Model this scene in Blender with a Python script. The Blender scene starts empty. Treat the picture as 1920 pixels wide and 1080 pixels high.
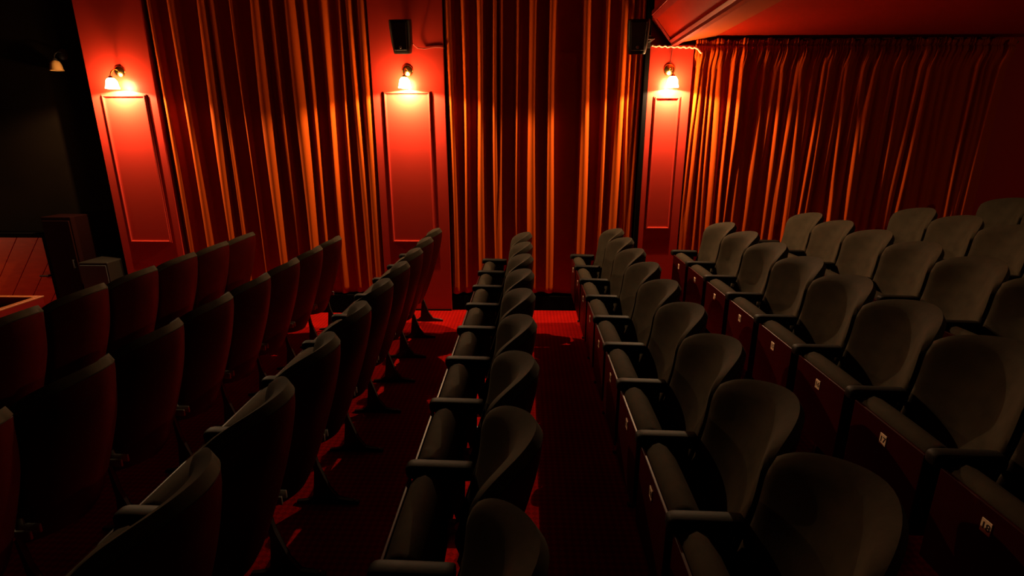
import bpy, bmesh, math, random
from mathutils import Vector, Matrix
random.seed(7)
S = bpy.context.scene
C = S.collection
PI = math.pi

# ------------------------------------------------------------------ helpers
def tag(o, label=None, cat=None, group=None, kind=None):
    if label: o['label'] = label
    if cat: o['category'] = cat
    if group: o['group'] = group
    if kind: o['kind'] = kind
    return o

def empty(name, loc=(0, 0, 0), rz=0.0):
    o = bpy.data.objects.new(name, None)
    o.empty_display_size = 0.1
    C.objects.link(o)
    o.location = loc
    o.rotation_euler = (0, 0, rz)
    return o

def finish(bm, name, mat, smooth=False, angle=40):
    bmesh.ops.recalc_face_normals(bm, faces=bm.faces)
    me = bpy.data.meshes.new(name)
    bm.to_mesh(me)
    bm.free()
    me.materials.append(mat)
    if smooth:
        for p in me.polygons: p.use_smooth = True
        me.set_sharp_from_angle(angle=math.radians(angle))
    return me

def obj(name, me, parent=None, loc=(0, 0, 0), rot=(0, 0, 0)):
    o = bpy.data.objects.new(name, me)
    C.objects.link(o)
    o.parent = parent
    o.location = loc
    o.rotation_euler = rot
    return o

def box(bm, x0, x1, y0, y1, z0, z1, bev=0.0, seg=2):
    r = bmesh.ops.create_cube(bm, size=1.0)
    vs = r['verts']
    for v in vs:
        v.co = Vector(((x0 + x1) / 2 + v.co.x * (x1 - x0), (y0 + y1) / 2 + v.co.y * (y1 - y0), (z0 + z1) / 2 + v.co.z * (z1 - z0)))
    if bev > 0:
        es = set()
        for v in vs: es.update(v.link_edges)
        bmesh.ops.bevel(bm, geom=list(es), offset=bev, segments=seg, profile=0.5, affect='EDGES')

def prism(bm, pts, axis, a, b, bev=0.0):
    """pts: 2-D outline; axis 'y' -> pts are (x,z), extruded y from a to b; axis 'x' -> pts are (y,z)"""
    def mk(p, t):
        return Vector((p[0], t, p[1])) if axis == 'y' else Vector((t, p[0], p[1]))
    v0 = [bm.verts.new(mk(p, a)) for p in pts]
    v1 = [bm.verts.new(mk(p, b)) for p in pts]
    fs = [bm.faces.new(v0), bm.faces.new(v1[::-1])]
    n = len(pts)
    for i in range(n):
        fs.append(bm.faces.new((v0[i], v1[i], v1[(i + 1) % n], v0[(i + 1) % n])))
    if bev > 0:
        es = list(set(list(fs[0].edges) + list(fs[1].edges)))
        bmesh.ops.bevel(bm, geom=es, offset=bev, segments=2, profile=0.5, affect='EDGES')

def tube(bm, pts, r, n=8, cap=True):
    pts = [Vector(p) for p in pts]
    rings = []
    up = Vector((0, 0, 1))
    for i, p in enumerate(pts):
        d = (pts[min(i + 1, len(pts) - 1)] - pts[max(i - 1, 0)]).normalized()
        ref = up if abs(d.dot(up)) < 0.95 else Vector((1, 0, 0))
        a = d.cross(ref).normalized()
        b = d.cross(a).normalized()
        rr = r[i] if isinstance(r, (list, tuple)) else r
        rings.append([bm.verts.new(p + a * math.cos(2 * PI * k / n) * rr + b * math.sin(2 * PI * k / n) * rr) for k in range(n)])
    for i in range(len(rings) - 1):
        for k in range(n):
            bm.faces.new((rings[i][k], rings[i][(k + 1) % n], rings[i + 1][(k + 1) % n], rings[i + 1][k]))
    if cap:
        bm.faces.new(rings[0][::-1])
        bm.faces.new(rings[-1])

def lathe(bm, prof, n=24, mat=None, cap=False):
    """prof: list of (r,z); turned round local z, then transformed by mat"""
    mat = mat or Matrix.Identity(4)
    rings = []
    for r, z in prof:
        rings.append([bm.verts.new(mat @ Vector((r * math.cos(2 * PI * k / n), r * math.sin(2 * PI * k / n), z))) for k in range(n)])
    for i in range(len(rings) - 1):
        for k in range(n):
            bm.faces.new((rings[i][k], rings[i][(k + 1) % n], rings[i + 1][(k + 1) % n], rings[i + 1][k]))
    if cap:
        bm.faces.new(rings[0][::-1])
        bm.faces.new(rings[-1])

# ------------------------------------------------------------------ materials
def mat(name, col, rough=0.6, metal=0.0, spec=0.5, coat=0.0, sheen=0.0, bump=None, noise=None, sheen_tint=None):
    m = bpy.data.materials.new(name)
    m.use_nodes = True
    nt = m.node_tree
    b = nt.nodes['Principled BSDF']
    b.inputs['Base Color'].default_value = (*col, 1)
    b.inputs['Roughness'].default_value = rough
    b.inputs['Metallic'].default_value = metal
    b.inputs['Specular IOR Level'].default_value = spec
    b.inputs['Coat Weight'].default_value = coat
    b.inputs['Coat Roughness'].default_value = 0.25
    if sheen:
        b.inputs['Sheen Weight'].default_value = sheen
        b.inputs['Sheen Roughness'].default_value = 0.5
        if sheen_tint: b.inputs['Sheen Tint'].default_value = (*sheen_tint, 1)
    tc = nt.nodes.new('ShaderNodeTexCoord')
    if noise:                       # (scale, low, high): wear and nap of the thing itself
        n = nt.nodes.new('ShaderNodeTexNoise')
        n.inputs['Scale'].default_value = noise[0]
        n.inputs['Detail'].default_value = 5
        nt.links.new(tc.outputs['Object'], n.inputs['Vector'])
        r = nt.nodes.new('ShaderNodeMapRange')
        r.inputs['From Min'].default_value = 0.3
        r.inputs['From Max'].default_value = 0.7
        r.inputs['To Min'].default_value = noise[1]
        r.inputs['To Max'].default_value = noise[2]
        nt.links.new(n.outputs['Fac'], r.inputs['Value'])
        mx = nt.nodes.new('ShaderNodeMix')
        mx.data_type = 'RGBA'; mx.blend_type = 'MULTIPLY'
        mx.inputs['Factor'].default_value = 1
        mx.inputs['A'].default_value = (*col, 1)
        nt.links.new(r.outputs['Result'], mx.inputs['B'])
        nt.links.new(mx.outputs['Result'], b.inputs['Base Color'])
    if bump:                        # (scale, strength, distance)
        n2 = nt.nodes.new('ShaderNodeTexNoise')
        n2.inputs['Scale'].default_value = bump[0]
        n2.inputs['Detail'].default_value = 3
        nt.links.new(tc.outputs['Object'], n2.inputs['Vector'])
        bp = nt.nodes.new('ShaderNodeBump')
        bp.inputs['Strength'].default_value = bump[1]
        bp.inputs['Distance'].default_value = bump[2]
        nt.links.new(n2.outputs['Fac'], bp.inputs['Height'])
        nt.links.new(bp.outputs['Normal'], b.inputs['Normal'])
    return m

M = {}
M['wall'] = mat('red_wall_paint', (0.35, 0.022, 0.012), 0.30, spec=0.13, bump=(14, .12, .004))
M['panel'] = M['wall']
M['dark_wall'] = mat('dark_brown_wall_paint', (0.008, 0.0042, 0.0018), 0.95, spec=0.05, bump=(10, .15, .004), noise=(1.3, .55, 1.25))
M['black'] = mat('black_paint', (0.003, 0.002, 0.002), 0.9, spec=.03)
M['curtain'] = mat('red_velvet_curtain', (0.36, 0.049, 0.003), 0.9, spec=0.03, bump=(60, .12, .003))
M['curtain2'] = mat('orange_red_curtain_cloth', (0.36, 0.043, 0.003), 0.9, spec=0.03, bump=(45, .25, .004))
M['seat'] = mat('grey_green_velvet', (0.030, 0.022, 0.0135), 0.85, spec=0.05, bump=(90, .2, .002), noise=(9, .72, 1.2))
M['arm'] = mat('black_arm_velvet', (0.009, 0.007, 0.005), 0.6, spec=0.08, bump=(90, .15, .002))
M['board'] = mat('oxblood_varnished_board', (0.028, 0.0008, 0.0006), 0.40, spec=0.09, noise=(5, .75, 1.15))
M['piping'] = mat('oxblood_piping', (0.05, 0.014, 0.010), 0.40, spec=0.25)
M['iron'] = mat('black_cast_iron', (0.018, 0.016, 0.015), 0.45, metal=0.2)
M['steel'] = mat('worn_grey_steel', (0.30, 0.30, 0.28), 0.42, metal=0.7)
M['plate'] = mat('cream_number_plate', (0.80, 0.55, 0.36), 0.4)
M['ink'] = mat('black_ink', (0.010, 0.008, 0.008), 0.5)
M['brass'] = mat('polished_brass', (0.65, 0.40, 0.13), 0.22, metal=1.0)
M['speaker'] = mat('black_plastic', (0.014, 0.010, 0.007), 0.45, spec=0.15)
M['grille'] = mat('speaker_grille_cloth', (0.020, 0.018, 0.016), 0.8, bump=(200, .4, .002))
M['cable'] = mat('red_painted_cable', (0.22, 0.03, 0.02), 0.5)
M['white_cable'] = mat('pale_cable', (0.75, 0.5, 0.35), 0.5)
M['ceil'] = mat('red_ceiling_paint', (0.30, 0.013, 0.002), 0.6, spec=0.08, bump=(9, .25, .006))
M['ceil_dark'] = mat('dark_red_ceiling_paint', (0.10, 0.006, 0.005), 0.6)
M['beam'] = mat('dark_red_moulding', (0.22, 0.012, 0.008), 0.4)
M['rail'] = mat('dark_rail', (0.06, 0.02, 0.012), 0.5)
M['trim_gold'] = mat('orange_wood_lip', (0.30, 0.08, 0.02), 0.4)
M['redbox'] = mat('red_painted_boards', (0.15, 0.004, 0.003), 0.6, spec=.1)

def emis(name, col, strength, transp=None):
    m = bpy.data.materials.new(name); m.use_nodes = True
    nt = m.node_tree
    out = nt.nodes['Material Output']
    nt.nodes.remove(nt.nodes['Principled BSDF'])
    e = nt.nodes.new('ShaderNodeEmission')
    e.inputs['Color'].default_value = (*col, 1)
    e.inputs['Strength'].default_value = strength
    if transp:
        t = nt.nodes.new('ShaderNodeBsdfTransparent')
        t.inputs['Color'].default_value = (*transp, 1)
        a = nt.nodes.new('ShaderNodeAddShader')
        nt.links.new(e.outputs[0], a.inputs[0]); nt.links.new(t.outputs[0], a.inputs[1])
        nt.links.new(a.outputs[0], out.inputs['Surface'])
    else:
        nt.links.new(e.outputs[0], out.inputs['Surface'])
    return m
M['shade_lit'] = emis('lit_frosted_glass', (1.0, 0.60, 0.26), 230.0, (0.06, 0.04, 0.02))
M['bulb_lit'] = emis('lit_bulb_glass', (1.0, 0.72, 0.38), 14.0, (0.95, 0.95, 0.95))
M['shade_off'] = mat('unlit_amber_glass', (0.40, 0.22, 0.08), 0.3)

# carpet: red pile with a small woven diamond figure
def carpet():
    m = mat('red_carpet', (0.42, 0.011, 0.006), 0.95, spec=0.02)
    nt = m.node_tree; b = nt.nodes['Principled BSDF']
    tc = nt.nodes['Texture Coordinate']
    mp = nt.nodes.new('ShaderNodeMapping')
    mp.inputs['Rotation'].default_value = (0, 0, PI / 4)
    mp.inputs['Scale'].default_value = (1, 1, 1)
    nt.links.new(tc.outputs['Object'], mp.inputs['Vector'])
    ch = nt.nodes.new('ShaderNodeTexChecker')
    ch.inputs['Scale'].default_value = 38
    ch.inputs['Color1'].default_value = (0.32, 0.004, 0.002, 1)
    ch.inputs['Color2'].default_value = (0.22, 0.003, 0.002, 1)
    nt.links.new(mp.outputs[0], ch.inputs['Vector'])
    n = nt.nodes.new('ShaderNodeTexNoise'); n.inputs['Scale'].default_value = 3; n.inputs['Detail'].default_value = 6
    nt.links.new(tc.outputs['Object'], n.inputs['Vector'])
    r = nt.nodes.new('ShaderNodeMapRange')
    r.inputs['To Min'].default_value = .6; r.inputs['To Max'].default_value = 1.3
    nt.links.new(n.outputs['Fac'], r.inputs['Value'])
    mx = nt.nodes.new('ShaderNodeMix'); mx.data_type = 'RGBA'; mx.blend_type = 'MULTIPLY'; mx.inputs['Factor'].default_value = 1
    nt.links.new(ch.outputs['Color'], mx.inputs['A']); nt.links.new(r.outputs[0], mx.inputs['B'])
    nt.links.new(mx.outputs['Result'], b.inputs['Base Color'])
    n2 = nt.nodes.new('ShaderNodeTexNoise'); n2.inputs['Scale'].default_value = 160
    nt.links.new(tc.outputs['Object'], n2.inputs['Vector'])
    bp = nt.nodes.new('ShaderNodeBump'); bp.inputs['Strength'].default_value = .5; bp.inputs['Distance'].default_value = .004
    nt.links.new(n2.outputs['Fac'], bp.inputs['Height']); nt.links.new(bp.outputs[0], b.inputs['Normal'])
    return m
M['carpet'] = carpet()

# ------------------------------------------------------------------ camera
H = 1.93
cam = bpy.data.cameras.new('camera')
cam.sensor_width = 36
cam.lens = 988 / 1920 * 36
cam.clip_start = 0.02
co = bpy.data.objects.new('camera', cam)
C.objects.link(co)
co.location = (0, 0, H)
co.rotation_euler = (math.radians(90 - 15.87), 0, math.radians(1.59))
S.camera = co

# ------------------------------------------------------------------ the room
D = 5.81            # the side wall's face
steps = [(1.13, 0.11), (2.10, 0.17), (3.08, 0.25), (4.02, 0.32), (5.0, 0.39)]
def floor_z(x):
    z = 0.0
    if x < -1.45: z = -0.05 * min(1, (-1.45 - x) / 0.6)
    for s, h in steps:
        if x >= s: z = h
    return z
bm = bmesh.new()
prof = [(-9, -0.05), (-2.05, -0.05), (-1.45, 0.0), (1.13, 0.0)]
for i, (s, h) in enumerate(steps):
    prof.append((s, h))
    nx = steps[i + 1][0] if i + 1 < len(steps) else 9.0
    prof.append((nx, h))
prism(bm, prof + [(9.0, -0.3), (-9, -0.3)], 'y', -1.5, D + 0.45)
tag(obj('floor', finish(bm, 'floor', M['carpet'])), kind='structure')

def struct(name, bm, m, smooth=False, parent=None):
    o = obj(name, finish(bm, name, m, smooth), parent)
    if not parent: o['kind'] = 'structure'
    return o

P = [(-4.63, -3.925), (-1.62, -0.86), (1.235, 1.675)]       # the three painted pilasters
CEIL = 3.85
WB = D + 0.16        # wall behind the curtains
bm = bmesh.new()
box(bm, -4.60, 9.0, WB, WB + 0.25, -0.2, CEIL)
struct('wall_back', bm, M['wall'])
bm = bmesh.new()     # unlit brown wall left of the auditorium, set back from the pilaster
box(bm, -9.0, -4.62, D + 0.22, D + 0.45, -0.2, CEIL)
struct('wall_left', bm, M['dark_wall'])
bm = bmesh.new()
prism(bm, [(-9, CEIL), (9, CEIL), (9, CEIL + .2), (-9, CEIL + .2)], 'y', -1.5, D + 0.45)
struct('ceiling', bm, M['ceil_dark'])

# lowered ceiling (soffit) over the right side: sloped faces run from the side wall over the seats
bm = bmesh.new()
prism(bm, [(1.243, CEIL - .003), (1.243, 3.10), (1.459, 2.846), (1.875, 2.915), (9, 2.915), (9, CEIL - .003)], 'y', -1.0, WB)
struct('ceiling_soffit', bm, M['ceil'])
bm = bmesh.new()     # orange fascia board on the rising face of the soffit
prism(bm, [(1.470, 2.8435), (1.876, 2.910), (1.876, 2.922), (1.470, 2.856)], 'y', -1.0, D - .005)
struct('trim_8', bm, mat('orange_fascia_paint', (0.34, 0.060, 0.005), 0.5))
def strip(name, x, z, w, h, ang, m, y0=-1.0, y1=D - .01, parent=None):
    bm = bmesh.new()
    pts = []
    for (a, b) in [(-w / 2, -h / 2), (w / 2, -h / 2), (w / 2, h / 2), (-w / 2, h / 2)]:
        pts.append((x + a * math.cos(ang) - b * math.sin(ang), z + a * math.sin(ang) + b * math.cos(ang)))
    prism(bm, pts, 'y', y0, y1, bev=0.004)
    o = struct(name, bm, m, parent=parent)
    return o
t4 = strip('trim_4', 1.459, 2.835, 0.050, 0.030, 0.1, M['beam'])
strip('moulding_bead', 1.430, 2.862, 0.020, 0.030, 0.7, M['beam'], parent=t4)
strip('moulding_bead', 1.492, 2.838, 0.018, 0.026, 0.1, M['beam'], parent=t4)
t5 = strip('trim_5', 1.258, 3.085, 0.050, 0.032, -0.85, M['beam'])
strip('moulding_bead', 1.232, 3.118, 0.022, 0.040, 0, M['beam'], parent=t5)
bm = bmesh.new()     # crown strip down the slope where the soffit meets the wall
tube(bm, [(1.262, D - .02, 3.072), (1.33, D - .02, 2.99), (1.40, D - .02, 2.905), (1.448, D - .02, 2.85)], 0.018, 6)
struct('trim_6', bm, M['beam'])

# pilasters with their moulded panels
PAN = [(-4.512, -4.033, 0.783, 2.375), (-1.505, -1.010, 0.800, 2.400), (1.305, 1.575, 0.963, 2.345)]
def moulding_mesh(x0, x1, z0, z1, w, proud, y):
    """mitred picture-frame moulding with a stepped section"""
    bm = bmesh.new()
    sec = [(0, 0), (0, proud * .55), (w * .25, proud * .55), (w * .38, proud), (w * .62, proud), (w * .8, proud * .35), (w, proud * .3), (w, 0)]
    loops = []
    for (o, p) in sec:
        loops.append([bm.verts.new((x, y - p, z)) for x, z in ((x0 + o, z0 + o), (x1 - o, z0 + o), (x1 - o, z1 - o), (x0 + o, z1 - o))])
    for i in range(len(loops) - 1):
        for k in range(4):
            bm.faces.new((loops[i][k], loops[i][(k + 1) % 4], loops[i + 1][(k + 1) % 4], loops[i + 1][k]))
    return bm
for i, ((x0, x1), (a, b, c, d)) in enumerate(zip(P, PAN)):
    bm = bmesh.new()
    top = CEIL - .01 if i < 2 else 2.83
    z0 = floor_z((x0 + x1) / 2)
    box(bm, x0, x1, D, WB + .02 if i else D + .30, z0 - .05, top, 0.004)
    o = struct('trim_%d' % (i + 1), bm, M['wall'])
    m = obj('panel_moulding', finish(moulding_mesh(a, b, c, d, 0.032, 0.022, D + .001), 'panel_moulding', M['panel']), o)
    bm = bmesh.new()
    box(bm, x0 + .004, x1 - .004, D - .012, D + .01, z0 - .01, z0 + .014, .002)
    obj('foot_strip', finish(bm, 'foot_strip', M['black']), o)
# black strip in place of shade beside the third pilaster, baseboards below the curtains
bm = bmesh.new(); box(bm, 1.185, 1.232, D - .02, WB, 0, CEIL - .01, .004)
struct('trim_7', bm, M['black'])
for nm, x0, x1, z in (('baseboard_left', -3.92, -1.625, 0), ('baseboard_back', -0.855, 1.18, 0), ('baseboard_right', 1.68, 9.0, .1)):
    bm = bmesh.new(); box(bm, x0, x1, D + .03, WB, z - .05, z + 0.17, .004)
    struct(nm, bm, M['black'])

# ------------------------------------------------------------------ curtains
def curtain_mesh(name, x0, x1, z0, z1, yb, ridges, m, nz=46, dx=0.0075, seed=1, ruffle=None, hemwave=0.01):
    """ridges: list of (x, width, height, lean, fade) standing folds; valleys lie flat between them"""
    rnd = random.Random(seed)
    ph = [(rnd.uniform(0, 6.28), rnd.uniform(5, 14), rnd.uniform(.2, 1.1)) for _ in range(6)]
    nx = int((x1 - x0) / dx) + 1
    zs = []
    for j in range(nz + 1):
        zs.append(z0 + (z1 - z0) * j / nz)
    if ruffle: zs += [z1 - k * .012 for k in range(1, 12)]
    zs = sorted(set(round(z, 4) for z in zs))
    bm = bmesh.new()
    def depth(x, z, t):
        y = 0.0
        for (rx, w, h, lean, fade) in ridges:
            c = rx + lean * (t - 0.5) + 0.010 * math.sin(rx * 31 + t * 5.0)
            ww = w * (0.85 + 0.3 * math.sin(rx * 17 + t * 3.1) ** 2)
            u = (x - c) / ww
            if abs(u) < 1:
                hh = h * (1 + fade * (t - 0.5))
                y += hh * (math.cos(u * PI / 2) ** 1.3)
        y = 0.105 * (1 - math.exp(-y / 0.085))     # neighbouring folds press together, never stack
        for (p, f, a) in ph:
            y += 0.0024 * a * math.sin(f * x + p + 1.3 * t)
        return y
    def rdepth(x, z):
        q = 0.0
        for (p, f, a) in ph:
            q += math.sin((f * 9 + 20) * x + p * 3) * a
        return 0.5 + 0.5 * math.sin(x * 150 + q * 1.2)
    grid = []
    for z in zs:
        t = (z - z0) / (z1 - z0)
        row = []
        for i in range(nx + 1):
            x = x0 + (x1 - x0) * i / nx
            d = depth(x, z, t)
            if ruffle:
                k = min(1, max(0, (z - (z1 - ruffle * 2.4)) / (ruffle * 1.6)))
                k2 = min(1, max(0, (z - (z1 - ruffle * 3.4)) / (ruffle * 2.0)))
                g = max(0, 1 - abs(z - (z1 - ruffle * .62)) / .018)      # pinched by the cord
                d = d * (1 - .75 * k) + k2 * (.042 * rdepth(x, z) + .040) - .02 * g
                zz = z + (.014 * math.sin(x * 37) * math.sin(x * 11) + .012 * rdepth(x, z)) * (k if z > z1 - .02 else 0)
            else:
                zz = z
            if z <= z0 + 1e-6: zz += hemwave * math.sin(x * 9)
            row.append(bm.verts.new((x, yb - d, zz)))
        grid.append(row)
    for j in range(len(grid) - 1):
        for i in range(nx):
            bm.faces.new((grid[j][i], grid[j][i + 1], grid[j + 1][i + 1], grid[j + 1][i]))
    me = finish(bm, name, m, True, 180)
    return me
def solid(o, th=0.006):
    md = o.modifiers.new('thick', 'SOLIDIFY'); md.thickness = th; md.offset = 1

L = [(-3.84, .045, .085, .0, 0), (-3.62, .055, .085, .0, 0), (-3.34, .055, .085, .03, .2), (-3.22, .035, .055, .02, 0), (-3.01, .030, .04, .02, .8), (-2.78, .060, .085, .04, -.2), (-2.60, .035, .06, .01, 0),
     (-2.42, .060, .09, .03, -.4), (-2.28, .030, .035, 0, 0), (-2.10, .035, .045, .01, 0), (-1.93, .03, .03, .02, 0), (-1.80, .045, .06, -.01, 0), (-1.685, .060, .095, .0, 0)]
Mi = [(-.80, .045, .09, 0, 0), (-.655, .035, .06, .01, 0), (-.49, .042, .07, .0, 0), (-.335, .035, .065, 0, 0), (-.285, .025, .05, .0, 0), (-.10, .03, .025, 0, 0),
      (.065, .050, .06, -.01, 0), (.25, .042, .08, 0, 0), (.60, .048, .07, -.01, 0), (.80, .035, .06, .0, .2),
      (.955, .050, .085, 0, 0), (1.045, .03, .05, 0, 0), (1.10, .03, .06, .01, 0), (1.15, .035, .09, 0, 0)]
rnd = random.Random(21)
R = []
x = 1.72
while x < 4.80:
    w = rnd.uniform(.026, .062)
    R.append((x, w, rnd.uniform(.4, 1.1) * (.06 if x < 2.3 else .05), rnd.uniform(-.07, .07), rnd.uniform(-.5, .5)))
    x += w * rnd.uniform(1.3, 2.5)

L = [(a, b * 1.22, c, d, e) for a, b, c, d, e in L]
Mi = [(a, b * 1.18, c, d, e) for a, b, c, d, e in Mi]
YB = D + 0.075
c = obj('red_curtain', curtain_mesh('red_curtain', -3.915, -1.63, 0.19, CEIL - .02, YB, L, M['curtain'], seed=2))
solid(c); tag(c, 'tall red velvet curtain hanging between the left and the middle wall lamps', 'curtain', 'red curtains along the side wall')
c = obj('red_curtain', curtain_mesh('red_curtain', -0.855, 1.18, 0.205, CEIL - .02, YB, Mi, M['curtain'], seed=3))
solid(c); tag(c, 'tall red velvet curtain hanging between the middle and the right wall lamps', 'curtain', 'red curtains along the side wall')
root = empty('red_curtain', (3.25, D, 0.45))
tag(root, 'shorter red curtain with gathered ruffled heading under the low ceiling at right', 'curtain', 'red curtains along the side wall')
me = curtain_mesh('cloth', 1.685, 4.835, 0.45, 2.868, YB - .020, R, M['curtain2'], seed=5, ruffle=0.07, dx=.0065)
for v in me.vertices: v.co -= Vector((3.25, D, 0.45))
cl = obj('cloth', me, root); solid(cl, .004)
bm = bmesh.new(); tube(bm, [(1.70 - 3.25, .025, 2.848 - .45), (4.86 - 3.25, .025, 2.848 - .45)], .012, 8)
obj('curtain_rod', finish(bm, 'curtain_rod', M['rail'], True), root)

# ------------------------------------------------------------------ wall lamps
def sconce(x, z, lit, label, group=None, dy=0.0, tilt=0.0, sc=1.0):
    y = D + dy
    r = empty('wall_lamp', (x, y, z))
    tag(r, label, 'wall lamp', group)
    # round back plate on the wall
    bm = bmesh.new()
    T = Matrix.Rotation(PI / 2, 4, 'X')
    lathe(bm, [(0.0, 0.030), (.012, .030), (.024, .024), (.044, .018), (.056, .010), (.059, 0.0)], 28, T)
    obj('back_plate', finish(bm, 'back_plate', M['brass'] if lit else M['iron'], True), r)
    # swan neck: out of the plate, over and down to the gallery
    gx = tilt; gz = -0.062
    bm = bmesh.new()
    pts = []
    for k in range(15):
        a = k / 14 * PI * 1.0
        pts.append((gx * k / 14, -.020 - .052 * (1 - math.cos(a)), 0.028 * math.sin(a) + gz * (k / 14) ** 2))
    tube(bm, pts, .0055, 10)
    obj('swan_neck', finish(bm, 'swan_neck', M['brass'] if lit else M['iron'], True), r)
    bx, by, bz = pts[-1]
    bm = bmesh.new()
    Tm = Matrix.Translation((bx, by, bz))
    lathe(bm, [(0.004, .012), (.012, .008), (.020, 0), (.024, -.014), (.021, -.020), (.012, -.020)], 20, Tm)
    obj('gallery', finish(bm, 'gallery', M['brass'] if lit else M['iron'], True), r)
    bm = bmesh.new()
    sh = [(.018, -.012), (.036, -.022), (.048, -.042), (.053, -.068), (.057, -.094), (.064, -.115)]
    lathe(bm, sh, 32, Tm)
    so = obj('lamp_shade', finish(bm, 'lamp_shade', M['shade_lit'] if lit else M['shade_off'], True), r)
    bm = bmesh.new()
    lathe(bm, [(0.006, -.022), (.012, -.034), (.019, -.055), (.021, -.072), (.020, -.096), (.012, -.106), (.001, -.110)], 20, Tm)
    obj('bulb', finish(bm, 'bulb', M['bulb_lit'] if lit else M['shade_off'], True), r)
    if lit:
        ld = bpy.data.lights.new('lamp_light', 'POINT')
        ld.energy = LAMP_W
        ld.color = LAMP_C
        ld.shadow_soft_size = 0.006
        lo = bpy.data.objects.new('lamp_light', ld); C.objects.link(lo)
        lo.parent = r
        lo.location = (bx, by, bz - .100)
    return r
LAMP_W = 215.0
LAMP_C = (1.0, 0.66, 0.34)
g = 'lit brass wall lamps on the pilasters'
sconce(-4.27, 2.60, True, 'lit brass wall lamp with glass shade on the left pilaster', g, tilt=-.016)
sconce(-1.24, 2.60, True, 'lit brass wall lamp with glass shade on the middle pilaster below the black speaker', g, tilt=-.01)
sconce(1.44, 2.60, True, 'lit brass wall lamp with glass shade on the narrow right pilaster', g, tilt=.01)
sconce(-5.02, 2.80, False, 'small unlit wall lamp on the dark brown wall at far left', dy=.22)

# ------------------------------------------------------------------ loudspeakers
def speaker(x, y, z, tilt, rz, label, wall_y, side=0.0):
    r = empty('loudspeaker', (x, y, z), rz)
    tag(r, label, 'loudspeaker', 'small black loudspeakers high on the side wall')
    T = Matrix.Rotation(tilt, 4, 'X')
    # cabinet: narrower at the bottom, rounded
    bm = bmesh.new()
    pts_b = [(-.062, -.05), (.062, -.05), (.085, .09), (-.085, .09)]
    lv = [(-.150, .74), (-.142, .80), (-.05, .93), (.10, 1.0), (.142, .99), (.150, .93)]
    rings = []
    for (zz, s) in lv:
        ring = []
        for k in range(28):
            a = 2 * PI * k / 28
            cx, sy = math.cos(a), math.sin(a)
            ex = .5
            X = .104 * s * (abs(cx) ** ex) * (1 if cx >= 0 else -1)
            Y = .090 * s * (abs(sy) ** ex) * (1 if sy >= 0 else -1)
            ring.append(bm.verts.new(T @ Vector((X, Y, zz))))
        rings.append(ring)
    for i in range(len(rings) - 1):
        for k in range(28):
            bm.faces.new((rings[i][k], rings[i][(k + 1) % 28], rings[i + 1][(k + 1) % 28], rings[i + 1][k]))
    bm.faces.new(rings[0][::-1]); bm.faces.new(rings[-1])
    obj('cabinet', finish(bm, 'cabinet', M['speaker'], True, 35), r)
    bm = bmesh.new()
    prism(bm, [(-.060, -.115), (.060, -.115), (.072, .125), (-.072, .125)], 'y', -.096, -.080, bev=.004)
    bmesh.ops.transform(bm, matrix=T, verts=bm.verts)
    obj('front_grille', finish(bm, 'front_grille', M['grille']), r)
    bm = bmesh.new()
    lathe(bm, [(.001, .004), (.012, .004), (.014, 0)], 16, T @ Matrix.Translation((0, -.096, -.088)) @ Matrix.Rotation(PI / 2, 4, 'X'))
    obj('badge', finish(bm, 'badge', M['steel'], True), r)
    bm = bmesh.new()
    d = wall_y - y
    if side:
        box(bm, -.02, side + .015, .070, .100, -.012, .012, .003)
    box(bm, side - .015, side + .015, .06, d, -.012, .012, .003)
    w_ = .020 if side else .035
    box(bm, side - w_, side + w_, d - .008, d, -.06, .06, .003)
    if rz:
        bmesh.ops.rotate(bm, verts=bm.verts, cent=(0, 0, 0), matrix=Matrix.Rotation(-rz, 3, 'Z'))
    obj('wall_bracket', finish(bm, 'wall_bracket', M['iron']), r)
    return r
speaker(-1.23, D - .24, 2.88, math.radians(12), 0, 'black loudspeaker mounted above the middle wall lamp', D)
speaker(1.045, D - .30, 2.86, math.radians(12), math.radians(-8), 'black loudspeaker hung beside the right pilaster in front of the curtain', D - .02, side=.164)
bm = bmesh.new()
tube(bm, [(-1.14, D - .16, 2.83), (-1.12, D - .03, 2.81), (-1.05, D - .012, 2.805), (-.95, D - .010, 2.822), (-.868, D - .010, 2.818), (-.85, D + .04, 2.815)], .006, 8)
tag(obj('speaker_cable', finish(bm, 'speaker_cable', M['cable'], True)), 'thin dark cable running right from the loudspeaker above the middle lamp', 'cable')
bm = bmesh.new()
pts = [(1.24 + k * .0165, D - .016 + .006 * math.sin(k * 2.1), 2.822 - .0007 * k + .006 * math.sin(k * 1.7)) for k in range(27)]
pts += [(1.70, D - .03, 2.79), (1.735, D - .05, 2.745)]
tube(bm, pts, .009, 7)
tag(obj('wall_cable', finish(bm, 'wall_cable', M['white_cable'], True)), 'pale crinkled cable along the top of the right pilaster under the soffit', 'cable')
bm = bmesh.new()
tube(bm, [(1.455, D - .006, 2.81), (1.452, D - .006, 2.74), (1.447, D - .006, 2.66), (1.445, D - .006, 2.645)], .004, 6)
tag(obj('lamp_cable', finish(bm, 'lamp_cable', M['cable'], True)), 'thin cable dropping from the soffit to the right wall lamp', 'cable')

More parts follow.
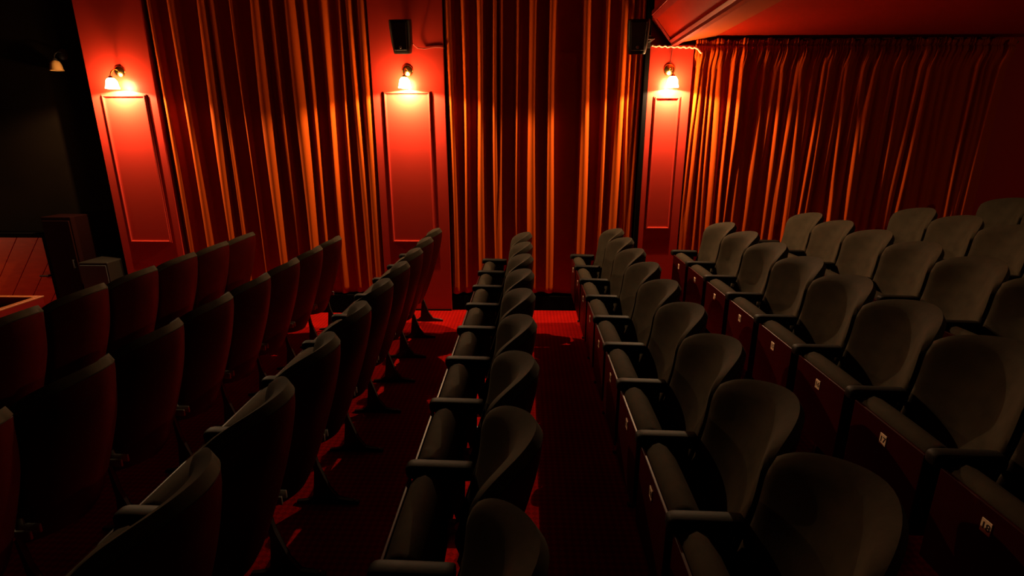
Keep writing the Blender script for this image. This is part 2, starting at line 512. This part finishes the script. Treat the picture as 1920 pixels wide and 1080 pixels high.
# ------------------------------------------------------------------ far left corner: gate, barrier, cabinet, stage monitor
def plank_mat():
    m = mat('red_brown_planks', (0.32, 0.055, 0.018), 0.55, spec=0.3)
    nt = m.node_tree; b = nt.nodes['Principled BSDF']; tc = nt.nodes['Texture Coordinate']
    mp = nt.nodes.new('ShaderNodeMapping'); mp.inputs['Scale'].default_value = (3, 3, 14)
    nt.links.new(tc.outputs['Object'], mp.inputs['Vector'])
    n = nt.nodes.new('ShaderNodeTexNoise'); n.inputs['Scale'].default_value = 2; n.inputs['Detail'].default_value = 6
    nt.links.new(mp.outputs[0], n.inputs['Vector'])
    r = nt.nodes.new('ShaderNodeValToRGB')
    r.color_ramp.elements[0].color = (.36, .025, .004, 1); r.color_ramp.elements[1].color = (.60, .06, .008, 1)
    nt.links.new(n.outputs['Fac'], r.inputs['Fac']); nt.links.new(r.outputs['Color'], b.inputs['Base Color'])
    return m
M['plank'] = plank_mat()
GX0, GX1, GZ0, GZ1 = -6.45, -5.523, -0.05, 0.838
g0 = empty('plank_gate', ((GX0 + GX1) / 2, D, GZ0))
tag(g0, 'low gate of diagonal reddish planks with a black latch at far left', 'gate')
def clip_poly(poly, nx, nz, c):
    out = []
    for i in range(len(poly)):
        p, q = poly[i], poly[(i + 1) % len(poly)]
        dp, dq = p[0] * nx + p[1] * nz - c, q[0] * nx + q[1] * nz - c
        if dp <= 0: out.append(p)
        if dp * dq < 0:
            t = dp / (dp - dq); out.append((p[0] + (q[0] - p[0]) * t, p[1] + (q[1] - p[1]) * t))
    return out
w2, hh = (GX1 - GX0) / 2, GZ1 - GZ0
bm = bmesh.new()
dirx, dirz = math.sin(math.radians(35)), math.cos(math.radians(35))     # boards lean right going up
nx_, nz_ = dirz, -dirx
pitch = .205
k = -8
while k < 10:
    lo, hi = k * pitch + .004 + .03, (k + 1) * pitch - .004 + .03
    poly = [(-w2, 0), (w2, 0), (w2, hh), (-w2, hh)]
    poly = clip_poly(poly, nx_, nz_, hi)
    poly = clip_poly(poly, -nx_, -nz_, -lo) if len(poly) > 2 else []
    if len(poly) > 2: prism(bm, poly, 'y', -.012, .012, bev=.002)
    k += 1
obj('plank_panel', finish(bm, 'plank_panel', M['plank']), g0, (0, 0, 0))
bm = bmesh.new(); box(bm, -w2, w2, .013, .03, 0, hh)
obj('backing_board', finish(bm, 'backing_board', M['black']), g0)
bm = bmesh.new()
box(bm, w2 - .115, w2 - .010, -.055, -.040, .432, .452, .004)
box(bm, w2 - .035, w2 - .012, -.050, -.010, .430, .454, .003)
obj('latch_handle', finish(bm, 'latch_handle', M['iron']), g0)
bm = bmesh.new()
for (a, b, c_, d_) in ((w2, w2 + .05, 0, hh + .05), (-w2, w2, hh, hh + .05)):
    box(bm, a, b, -.03, .03, c_, d_, .004)
obj('gate_frame', finish(bm, 'gate_frame', M['black']), g0)

bx = empty('stage_barrier', (-4.91, 3.53, -.05))
tag(bx, 'low red box with an orange wooden lip, left of the front row', 'barrier')
bm = bmesh.new()
zt = .61 + .05 - .012
for (a, b, c_, d_) in ((.66, .70, -.9, .75), (-.7, -.66, -.9, .75), (-.66, .66, .71, .75), (-.66, .66, -.9, -.86)):
    box(bm, a, b, c_, d_, 0, zt, .003)
box(bm, -.66, .66, -.86, .71, zt - .10, zt - .08)
obj('side_boards', finish(bm, 'side_boards', M['redbox']), bx)
bm = bmesh.new()
for (a, b, c_, d_) in ((.655, .708, -.9, .758), (-.708, -.655, -.9, .758), (-.655, .655, .705, .758)):
    box(bm, a, b, c_, d_, zt, zt + .012, .003)
obj('wooden_lip', finish(bm, 'wooden_lip', M['trim_gold']), bx)

cb = empty('wooden_cabinet', (-5.28, D + .06, -.05))
tag(cb, 'tall dark reddish cabinet in the unlit corner beside the plank gate', 'cabinet')
bm = bmesh.new(); box(bm, -.17, .17, -.12, .15, 0, 1.13, .006)
obj('cabinet_body', finish(bm, 'cabinet_body', mat('dark_red_cabinet', (.009, .0015, .001), .9, spec=.03)), cb)
bm = bmesh.new(); box(bm, -.155, .155, -.138, -.121, .08, 1.09, .004)
do = obj('cabinet_door', finish(bm, 'cabinet_door', mat('dark_red_door', (.011, .002, .001), .9, spec=.03)), cb)
bm = bmesh.new(); tube(bm, [(.12, -.155, .55), (.12, -.155, .65)], .007, 8); box(bm, .115, .125, -.156, -.138, .553, .563); box(bm, .115, .125, -.156, -.138, .637, .647)
obj('door_handle', finish(bm, 'door_handle', M['iron'], True), do)
sb = empty('floor_speaker', (-4.86, D - .02, -.05))
tag(sb, 'black floor speaker cabinet standing between the dark cabinet and the left pilaster', 'loudspeaker')
bm = bmesh.new(); box(bm, -.16, .17, -.17, .17, 0.02, .64, .01)
obj('cabinet', finish(bm, 'cabinet', M['speaker']), sb)
bm = bmesh.new(); box(bm, -.145, .155, -.182, -.171, .05, .61, .004)
obj('front_grille', finish(bm, 'front_grille', M['grille']), sb)
bm = bmesh.new()
for sx in (-.12, .13):
    for sy in (-.13, .13): box(bm, sx - .02, sx + .02, sy - .02, sy + .02, 0, .021)
obj('rubber_feet', finish(bm, 'rubber_feet', M['iron']), sb)

# ------------------------------------------------------------------ cinema seat (faces -X); local x = 0 lies 0.22 behind the arm's tip
O = 0.22
HW = 0.2465
ZT = 1.065
def ztop(y, zt=ZT, drop=.058): return zt - drop * (abs(y) / HW) ** 2 - .030 * (abs(y) / HW) ** 10
def back_x(y, z):
    """face of the backrest, reclined and wrapped round the sitter"""
    r = 0.285 + (z - .42) * 0.31
    return r - O - (.105 + .035 * max(0, min(1, (z - .70) / .22)) ** 1.5) * (abs(y) / HW) ** 1.9 + .012 * math.sin((z - .42) * 5)
def cushion_mesh():
    bm = bmesh.new()
    nu, nv = 22, 20
    F, B = [], []
    for j in range(nv + 1):
        v = j / nv
        v = .5 - .5 * math.cos(v * PI) if 0 else v
        rf, rb = [], []
        for i in range(nu + 1):
            u = math.sin((2 * i / nu - 1) * PI / 2) * .5 + (2 * i / nu - 1) * .5
            hw = HW * (0.93 + .07 * min(1, v * 2.2))
            y = u * hw
            z = .40 + (ztop(u * HW) - .40) * v
            th = .058 * max(0, (1 - abs(u) ** 7) * (1 - abs(2 * v - 1) ** 9)) ** .5
            xb = back_x(y, z)
            bulge = .014 * math.exp(-((v - .35) / .22) ** 2) * (1 - u * u)
            rf.append(bm.verts.new((xb - th - bulge, y, z)))
            rb.append(bm.verts.new((xb + .012 + .022 * max(0, 1 - abs(v - .94) / .05), y, z)) if 0 < i < nu and 0 < j < nv else None)
        F.append(rf); B.append(rb)
    for j in range(nv + 1):
        for i in range(nu + 1):
            if B[j][i] is None: B[j][i] = F[j][i]
    for j in range(nv):
        for i in range(nu):
            bm.faces.new((F[j][i], F[j][i + 1], F[j + 1][i + 1], F[j + 1][i]))
            q = (B[j][i], B[j + 1][i], B[j + 1][i + 1], B[j][i + 1])
            q = [a for n_, a in enumerate(q) if a not in q[:n_]]
            if len(q) > 2 and not all(a in (F[j][i], F[j][i + 1], F[j + 1][i + 1], F[j + 1][i]) for a in q):
                bm.faces.new(q)
            elif len(q) == 4: pass
    return finish(bm, 'back_cushion', M['seat'], True, 60)
def shell_mesh():
    bm = bmesh.new()
    nu, nv = 18, 16
    F, B = [], []
    for j in range(nv + 1):
        v = j / nv
        rf, rb = [], []
        for i in range(nu + 1):
            u = 2 * i / nu - 1
            hw = HW * .985 * (0.90 + .10 * min(1, v * 1.6))
            y = u * hw
            zb = .30 + .03 * u * u
            z = zb + (ztop(u * HW) - .040 - zb) * v
            x = back_x(y, z) + .016
            rf.append(bm.verts.new((x, y, z)))
            rb.append(bm.verts.new((x + .014 + .016 * (1 - abs(u) ** 4) * (1 - abs(2 * v - 1) ** 6), y, z)))
        F.append(rf); B.append(rb)
    for j in range(nv):
        for i in range(nu):
            bm.faces.new((F[j][i], F[j][i + 1], F[j + 1][i + 1], F[j + 1][i]))
            bm.faces.new((B[j][i], B[j + 1][i], B[j + 1][i + 1], B[j][i + 1]))
    for j in range(nv):
        bm.faces.new((F[j][0], F[j + 1][0], B[j + 1][0], B[j][0]))
        bm.faces.new((F[j][nu], B[j][nu], B[j + 1][nu], F[j + 1][nu]))
    for i in range(nu):
        bm.faces.new((F[0][i], B[0][i], B[0][i + 1], F[0][i + 1]))
        bm.faces.new((F[nv][i], F[nv][i + 1], B[nv][i + 1], B[nv][i]))
    return finish(bm, 'back_board', M['board'], True, 50)
def piping_mesh():
    bm = bmesh.new()
    pts = []
    for k in range(7):
        v = .35 + .65 * k / 7
        y = -HW * .985; z = .40 + (ztop(HW) - .038 - .40) * v
        pts.append((back_x(y, z) + .017, y, z))
    for k in range(25):
        u = -1 + 2 * k / 24
        y = u * HW * .985; z = ztop(y) - .033
        pts.append((back_x(y, z) + .017, y, z))
    for k in range(6, -1, -1):
        v = .35 + .65 * k / 7
        y = HW * .985; z = .40 + (ztop(HW) - .038 - .40) * v
        pts.append((back_x(y, z) + .017, y, z))
    tube(bm, pts, .0038, 6)
    return finish(bm, 'piping', M['piping'], True, 60)
def sq(a, e): return (abs(math.cos(a)) ** e * (1 if math.cos(a) >= 0 else -1), abs(math.sin(a)) ** e * (1 if math.sin(a) >= 0 else -1))
def pad_mesh():
    """tipped-up seat cushion standing on edge, rounded nose at the top"""
    bm = bmesh.new()
    prof = []      # (x,z) going round, front (board side) to back
    x0, x1, z0, z1 = .027 - O, .160 - O, .345, .735
    prof = [(x0, z0 + .01), (x0, z1 - .035), (x0 + .008, z1 - .014), (x0 + .028, z1 - .002), (x0 + .055, z1 + .004), (x0 + .082, z1 - .006), (x0 + .108, z1 - .030), (x0 + .125, z1 - .07), (x1 - .004, z1 - .12),
            (x1, z1 - .20), (x1 - .006, z0 + .08), (x1 - .022, z0 + .03), (x1 - .06, z0), (x0 + .02, z0)]
    cx = sum(p[0] for p in prof) / len(prof); cz = sum(p[1] for p in prof) / len(prof)
    ys = [(-.208, .90), (-.205, .955), (-.196, .985), (-.18, 1), (-.09, 1.012), (0, 1.016), (.09, 1.012), (.18, 1), (.196, .985), (.205, .955), (.208, .90)]
    rings = [[bm.verts.new((cx + (p[0] - cx) * s, y, cz + (p[1] - cz) * s)) for p in prof] for y, s in ys]
    n = len(prof)
    for i in range(len(rings) - 1):
        for k in range(n):
            bm.faces.new((rings[i][k], rings[i][(k + 1) % n], rings[i + 1][(k + 1) % n], rings[i + 1][k]))
    bm.faces.new(rings[0][::-1]); bm.faces.new(rings[-1])
    return finish(bm, 'seat_cushion', M['seat'], True, 55)
def board_mesh():
    bm = bmesh.new()
    box(bm, .014 - O, .026 - O, -.212, .212, .345, .712, .003)
    return finish(bm, 'seat_board', M['board'])
def arm_mesh():
    bm = bmesh.new()
    # padded arm with a bull nose: section rings along x
    rings = []
    st = [(.000, .45), (.004, .70), (.012, .88), (.026, .98), (.05, 1), (.15, 1), (.225, 1), (.246, .96), (.250, .85)]
    for x, s in st:
        ring = []
        for k in range(16):
            cy, sz = sq(2 * PI * k / 16, .62)
            ring.append(bm.verts.new((x - O, cy * .036 * s, .722 - .012 * (x - .1) * 2 + sz * .030 * s)))
        rings.append(ring)
    for i in range(len(rings) - 1):
        for k in range(16):
            bm.faces.new((rings[i][k], rings[i][(k + 1) % 16], rings[i + 1][(k + 1) % 16], rings[i + 1][k]))
    bm.faces.new(rings[0][::-1]); bm.faces.new(rings[-1])
    return finish(bm, 'armrest', M['arm'], True, 60)
def standard_mesh():
    bm = bmesh.new()
    pts = [(.10, .0), (.44, .0), (.44, .018), (.33, .034), (.285, .10), (.238, .25), (.215, .38), (.215, .5), (.222, .692), (.05, .692), (.06, .665), (.16, .60), (.205, .45), (.215, .20), (.20, .05), (.17, .022), (.10, .016)]
    prism(bm, [(x - O, z) for x, z in pts], 'y', -.012, .012, bev=.003)
    # lugs that carry the backrest
    return finish(bm, 'iron_standard', M['iron'])
def hinge_mesh(s):
    bm = bmesh.new()
    box(bm, .140 - O, .235 - O, min(s * .206, s * .234), max(s * .206, s * .234), .40, .47, .006)
    tube(bm, [(.205 - O, s * .203, .505), (.205 - O, s * .2335, .505)], .022, 16)
    box(bm, .205 - O, .300 - O, min(s * .222, s * .2345), max(s * .222, s * .2345), .40, .44, .004)
    return finish(bm, 'hinge_bracket', M['steel'], True, 30)
def bolt_mesh():
    bm = bmesh.new()
    lathe(bm, [(.001, .030), (.007, .028), (.010, .018)], 10, Matrix.Translation((.415 - O, 0, 0)))
    return finish(bm, 'floor_bolt', M['steel'], True)
def plate_mesh():
    bm = bmesh.new()
    box(bm, .0110 - O, .0145 - O, -.019, .019, .620, .666, .001)
    return finish(bm, 'number_plate', M['plate'])
def number_mesh(txt):
    cu = bpy.data.curves.new('t', 'FONT')
    cu.body = txt; cu.size = .034; cu.align_x = 'CENTER'; cu.align_y = 'CENTER'; cu.extrude = .0004; cu.offset = .0006
    o = bpy.data.objects.new('t', cu); C.objects.link(o)
    bpy.context.view_layer.update()
    me = bpy.data.meshes.new_from_object(o.evaluated_get(bpy.context.evaluated_depsgraph_get()))
    bpy.data.objects.remove(o); bpy.data.curves.remove(cu)
    me.name = 'seat_number'
    for v in me.vertices:
        v.co = Vector((.0106 - O - v.co.z, -v.co.x, .643 + v.co.y))
    me.materials.clear(); me.materials.append(M['ink'])
    return me

SM = dict(cushion=cushion_mesh(), shell=shell_mesh(), piping=piping_mesh(), pad=pad_mesh(), board=board_mesh(), arm=arm_mesh(), std=standard_mesh(),
          h1=hinge_mesh(1), h2=hinge_mesh(-1), bolt=bolt_mesh(), plate=plate_mesh())
NUM = {}
def seat(x, y, z, number, label, group, last=False):
    r = empty('cinema_seat', (x + O, y, z))
    tag(r, label, 'cinema seat', group)
    cu = obj('back_cushion', SM['cushion'], r)
    sh = obj('back_board', SM['shell'], r)
    obj('piping', SM['piping'], sh)
    obj('seat_cushion', SM['pad'], r)
    b = obj('seat_board', SM['board'], r)
    p = obj('number_plate', SM['plate'], b)
    if number not in NUM: NUM[number] = number_mesh(str(number))
    obj('seat_number', NUM[number], r if 0 else b)
    obj('hinge_bracket', SM['h1'], r); obj('hinge_bracket', SM['h2'], r)
    for yy in ([.25, -.25] if last else [.25]):
        obj('armrest', SM['arm'], r, (0, yy, 0))
        s = obj('iron_standard', SM['std'], r, (0, yy, 0))
        obj('floor_bolt', SM['bolt'], s)
    return r

f_px = 988
pr, yr = math.radians(15.87), math.radians(-1.59)
def proj(X, Y, Z):
    Z -= H
    x = X * math.cos(yr) - Y * math.sin(yr); y = X * math.sin(yr) + Y * math.cos(yr)
    zc = y * math.cos(pr) - Z * math.sin(pr); yc = -(Z * math.cos(pr) + y * math.sin(pr))
    if zc < .05: return None
    return 960 + f_px * x / zc, 540 + f_px * yc / zc
def in_view(x, y, z):
    for dx in (0, .2, .42):
        for dy in (-.25, 0, .25):
            for dz in (0.03, .4, .72, 1.0):
                q = proj(x + dx, y + dy, z + dz)
                if q and -15 < q[0] < 1935 and -15 < q[1] < 1095: return True
    return False
ORD = ['nearest the side wall', 'second from the side wall', 'third from the side wall', 'fourth from the side wall', 'fifth from the side wall', 'sixth from the side wall',
       'seventh from the side wall', 'eighth from the side wall', 'ninth from the side wall', 'tenth from the side wall', 'eleventh from the side wall']
#       arm tip X, y of the wall-side arm, name of the row, what shows
ROWS = [(-3.27, 5.45, 'front row at far left', 'red back board'),
        (-2.31, 5.26, 'second row from the left', 'red back board'),
        (-1.348, 5.437, 'third row from the left', 'red back board'),
        (-.448, 5.223, 'fourth row from the left', 'grey velvet'),
        (.463, 5.461, 'fifth row from the left', 'grey velvet'),
        (1.44, 5.18, 'sixth row from the left', 'red tipped-up board'),
        (2.35, 5.43, 'seventh row from the left', 'dark velvet'),
        (3.22, 5.20, 'eighth row from the left', 'dark velvet'),
        (4.22, 5.43, 'ninth row at far right', 'dark velvet')]
for ri, (tx, y0, rn, look) in enumerate(ROWS):
    z = floor_z(tx + .2)
    ks = [k for k in range(10) if in_view(tx, y0 - .25 - .5 * k, z)]
    for k in ks:
        seat(tx, y0 - .25 - .5 * k, z, 11 + k,
             'tip-up seat, %s, %s' % (rn, ORD[k]),
             'tip-up seats of the ' + rn.split(',')[0], last=(k == ks[-1]))

# ------------------------------------------------------------------ lights out of frame: a lamp in the passage left of the gate, one on the rear wall at right
ld = bpy.data.lights.new('rear_lamp_light', 'POINT'); ld.energy = 24; ld.color = LAMP_C; ld.shadow_soft_size = .05
lo = bpy.data.objects.new('rear_lamp_light', ld); C.objects.link(lo); lo.location = (6.2, 2.2, 2.1)
ld = bpy.data.lights.new('passage_lamp_light', 'POINT'); ld.energy = 13; ld.color = LAMP_C; ld.shadow_soft_size = .03
lo = bpy.data.objects.new('passage_lamp_light', ld); C.objects.link(lo); lo.location = (-6.9, 4.9, .95)

w = bpy.data.worlds.new('world'); S.world = w; w.use_nodes = True
bg = w.node_tree.nodes['Background']
bg.inputs['Color'].default_value = (1.0, .75, .55, 1)
bg.inputs['Strength'].default_value = 0.0

S.view_settings.view_transform = 'Standard'
S.view_settings.look = 'None'
S.view_settings.exposure = 0.0
S.view_settings.gamma = 1.0
S.view_settings.use_curve_mapping = False
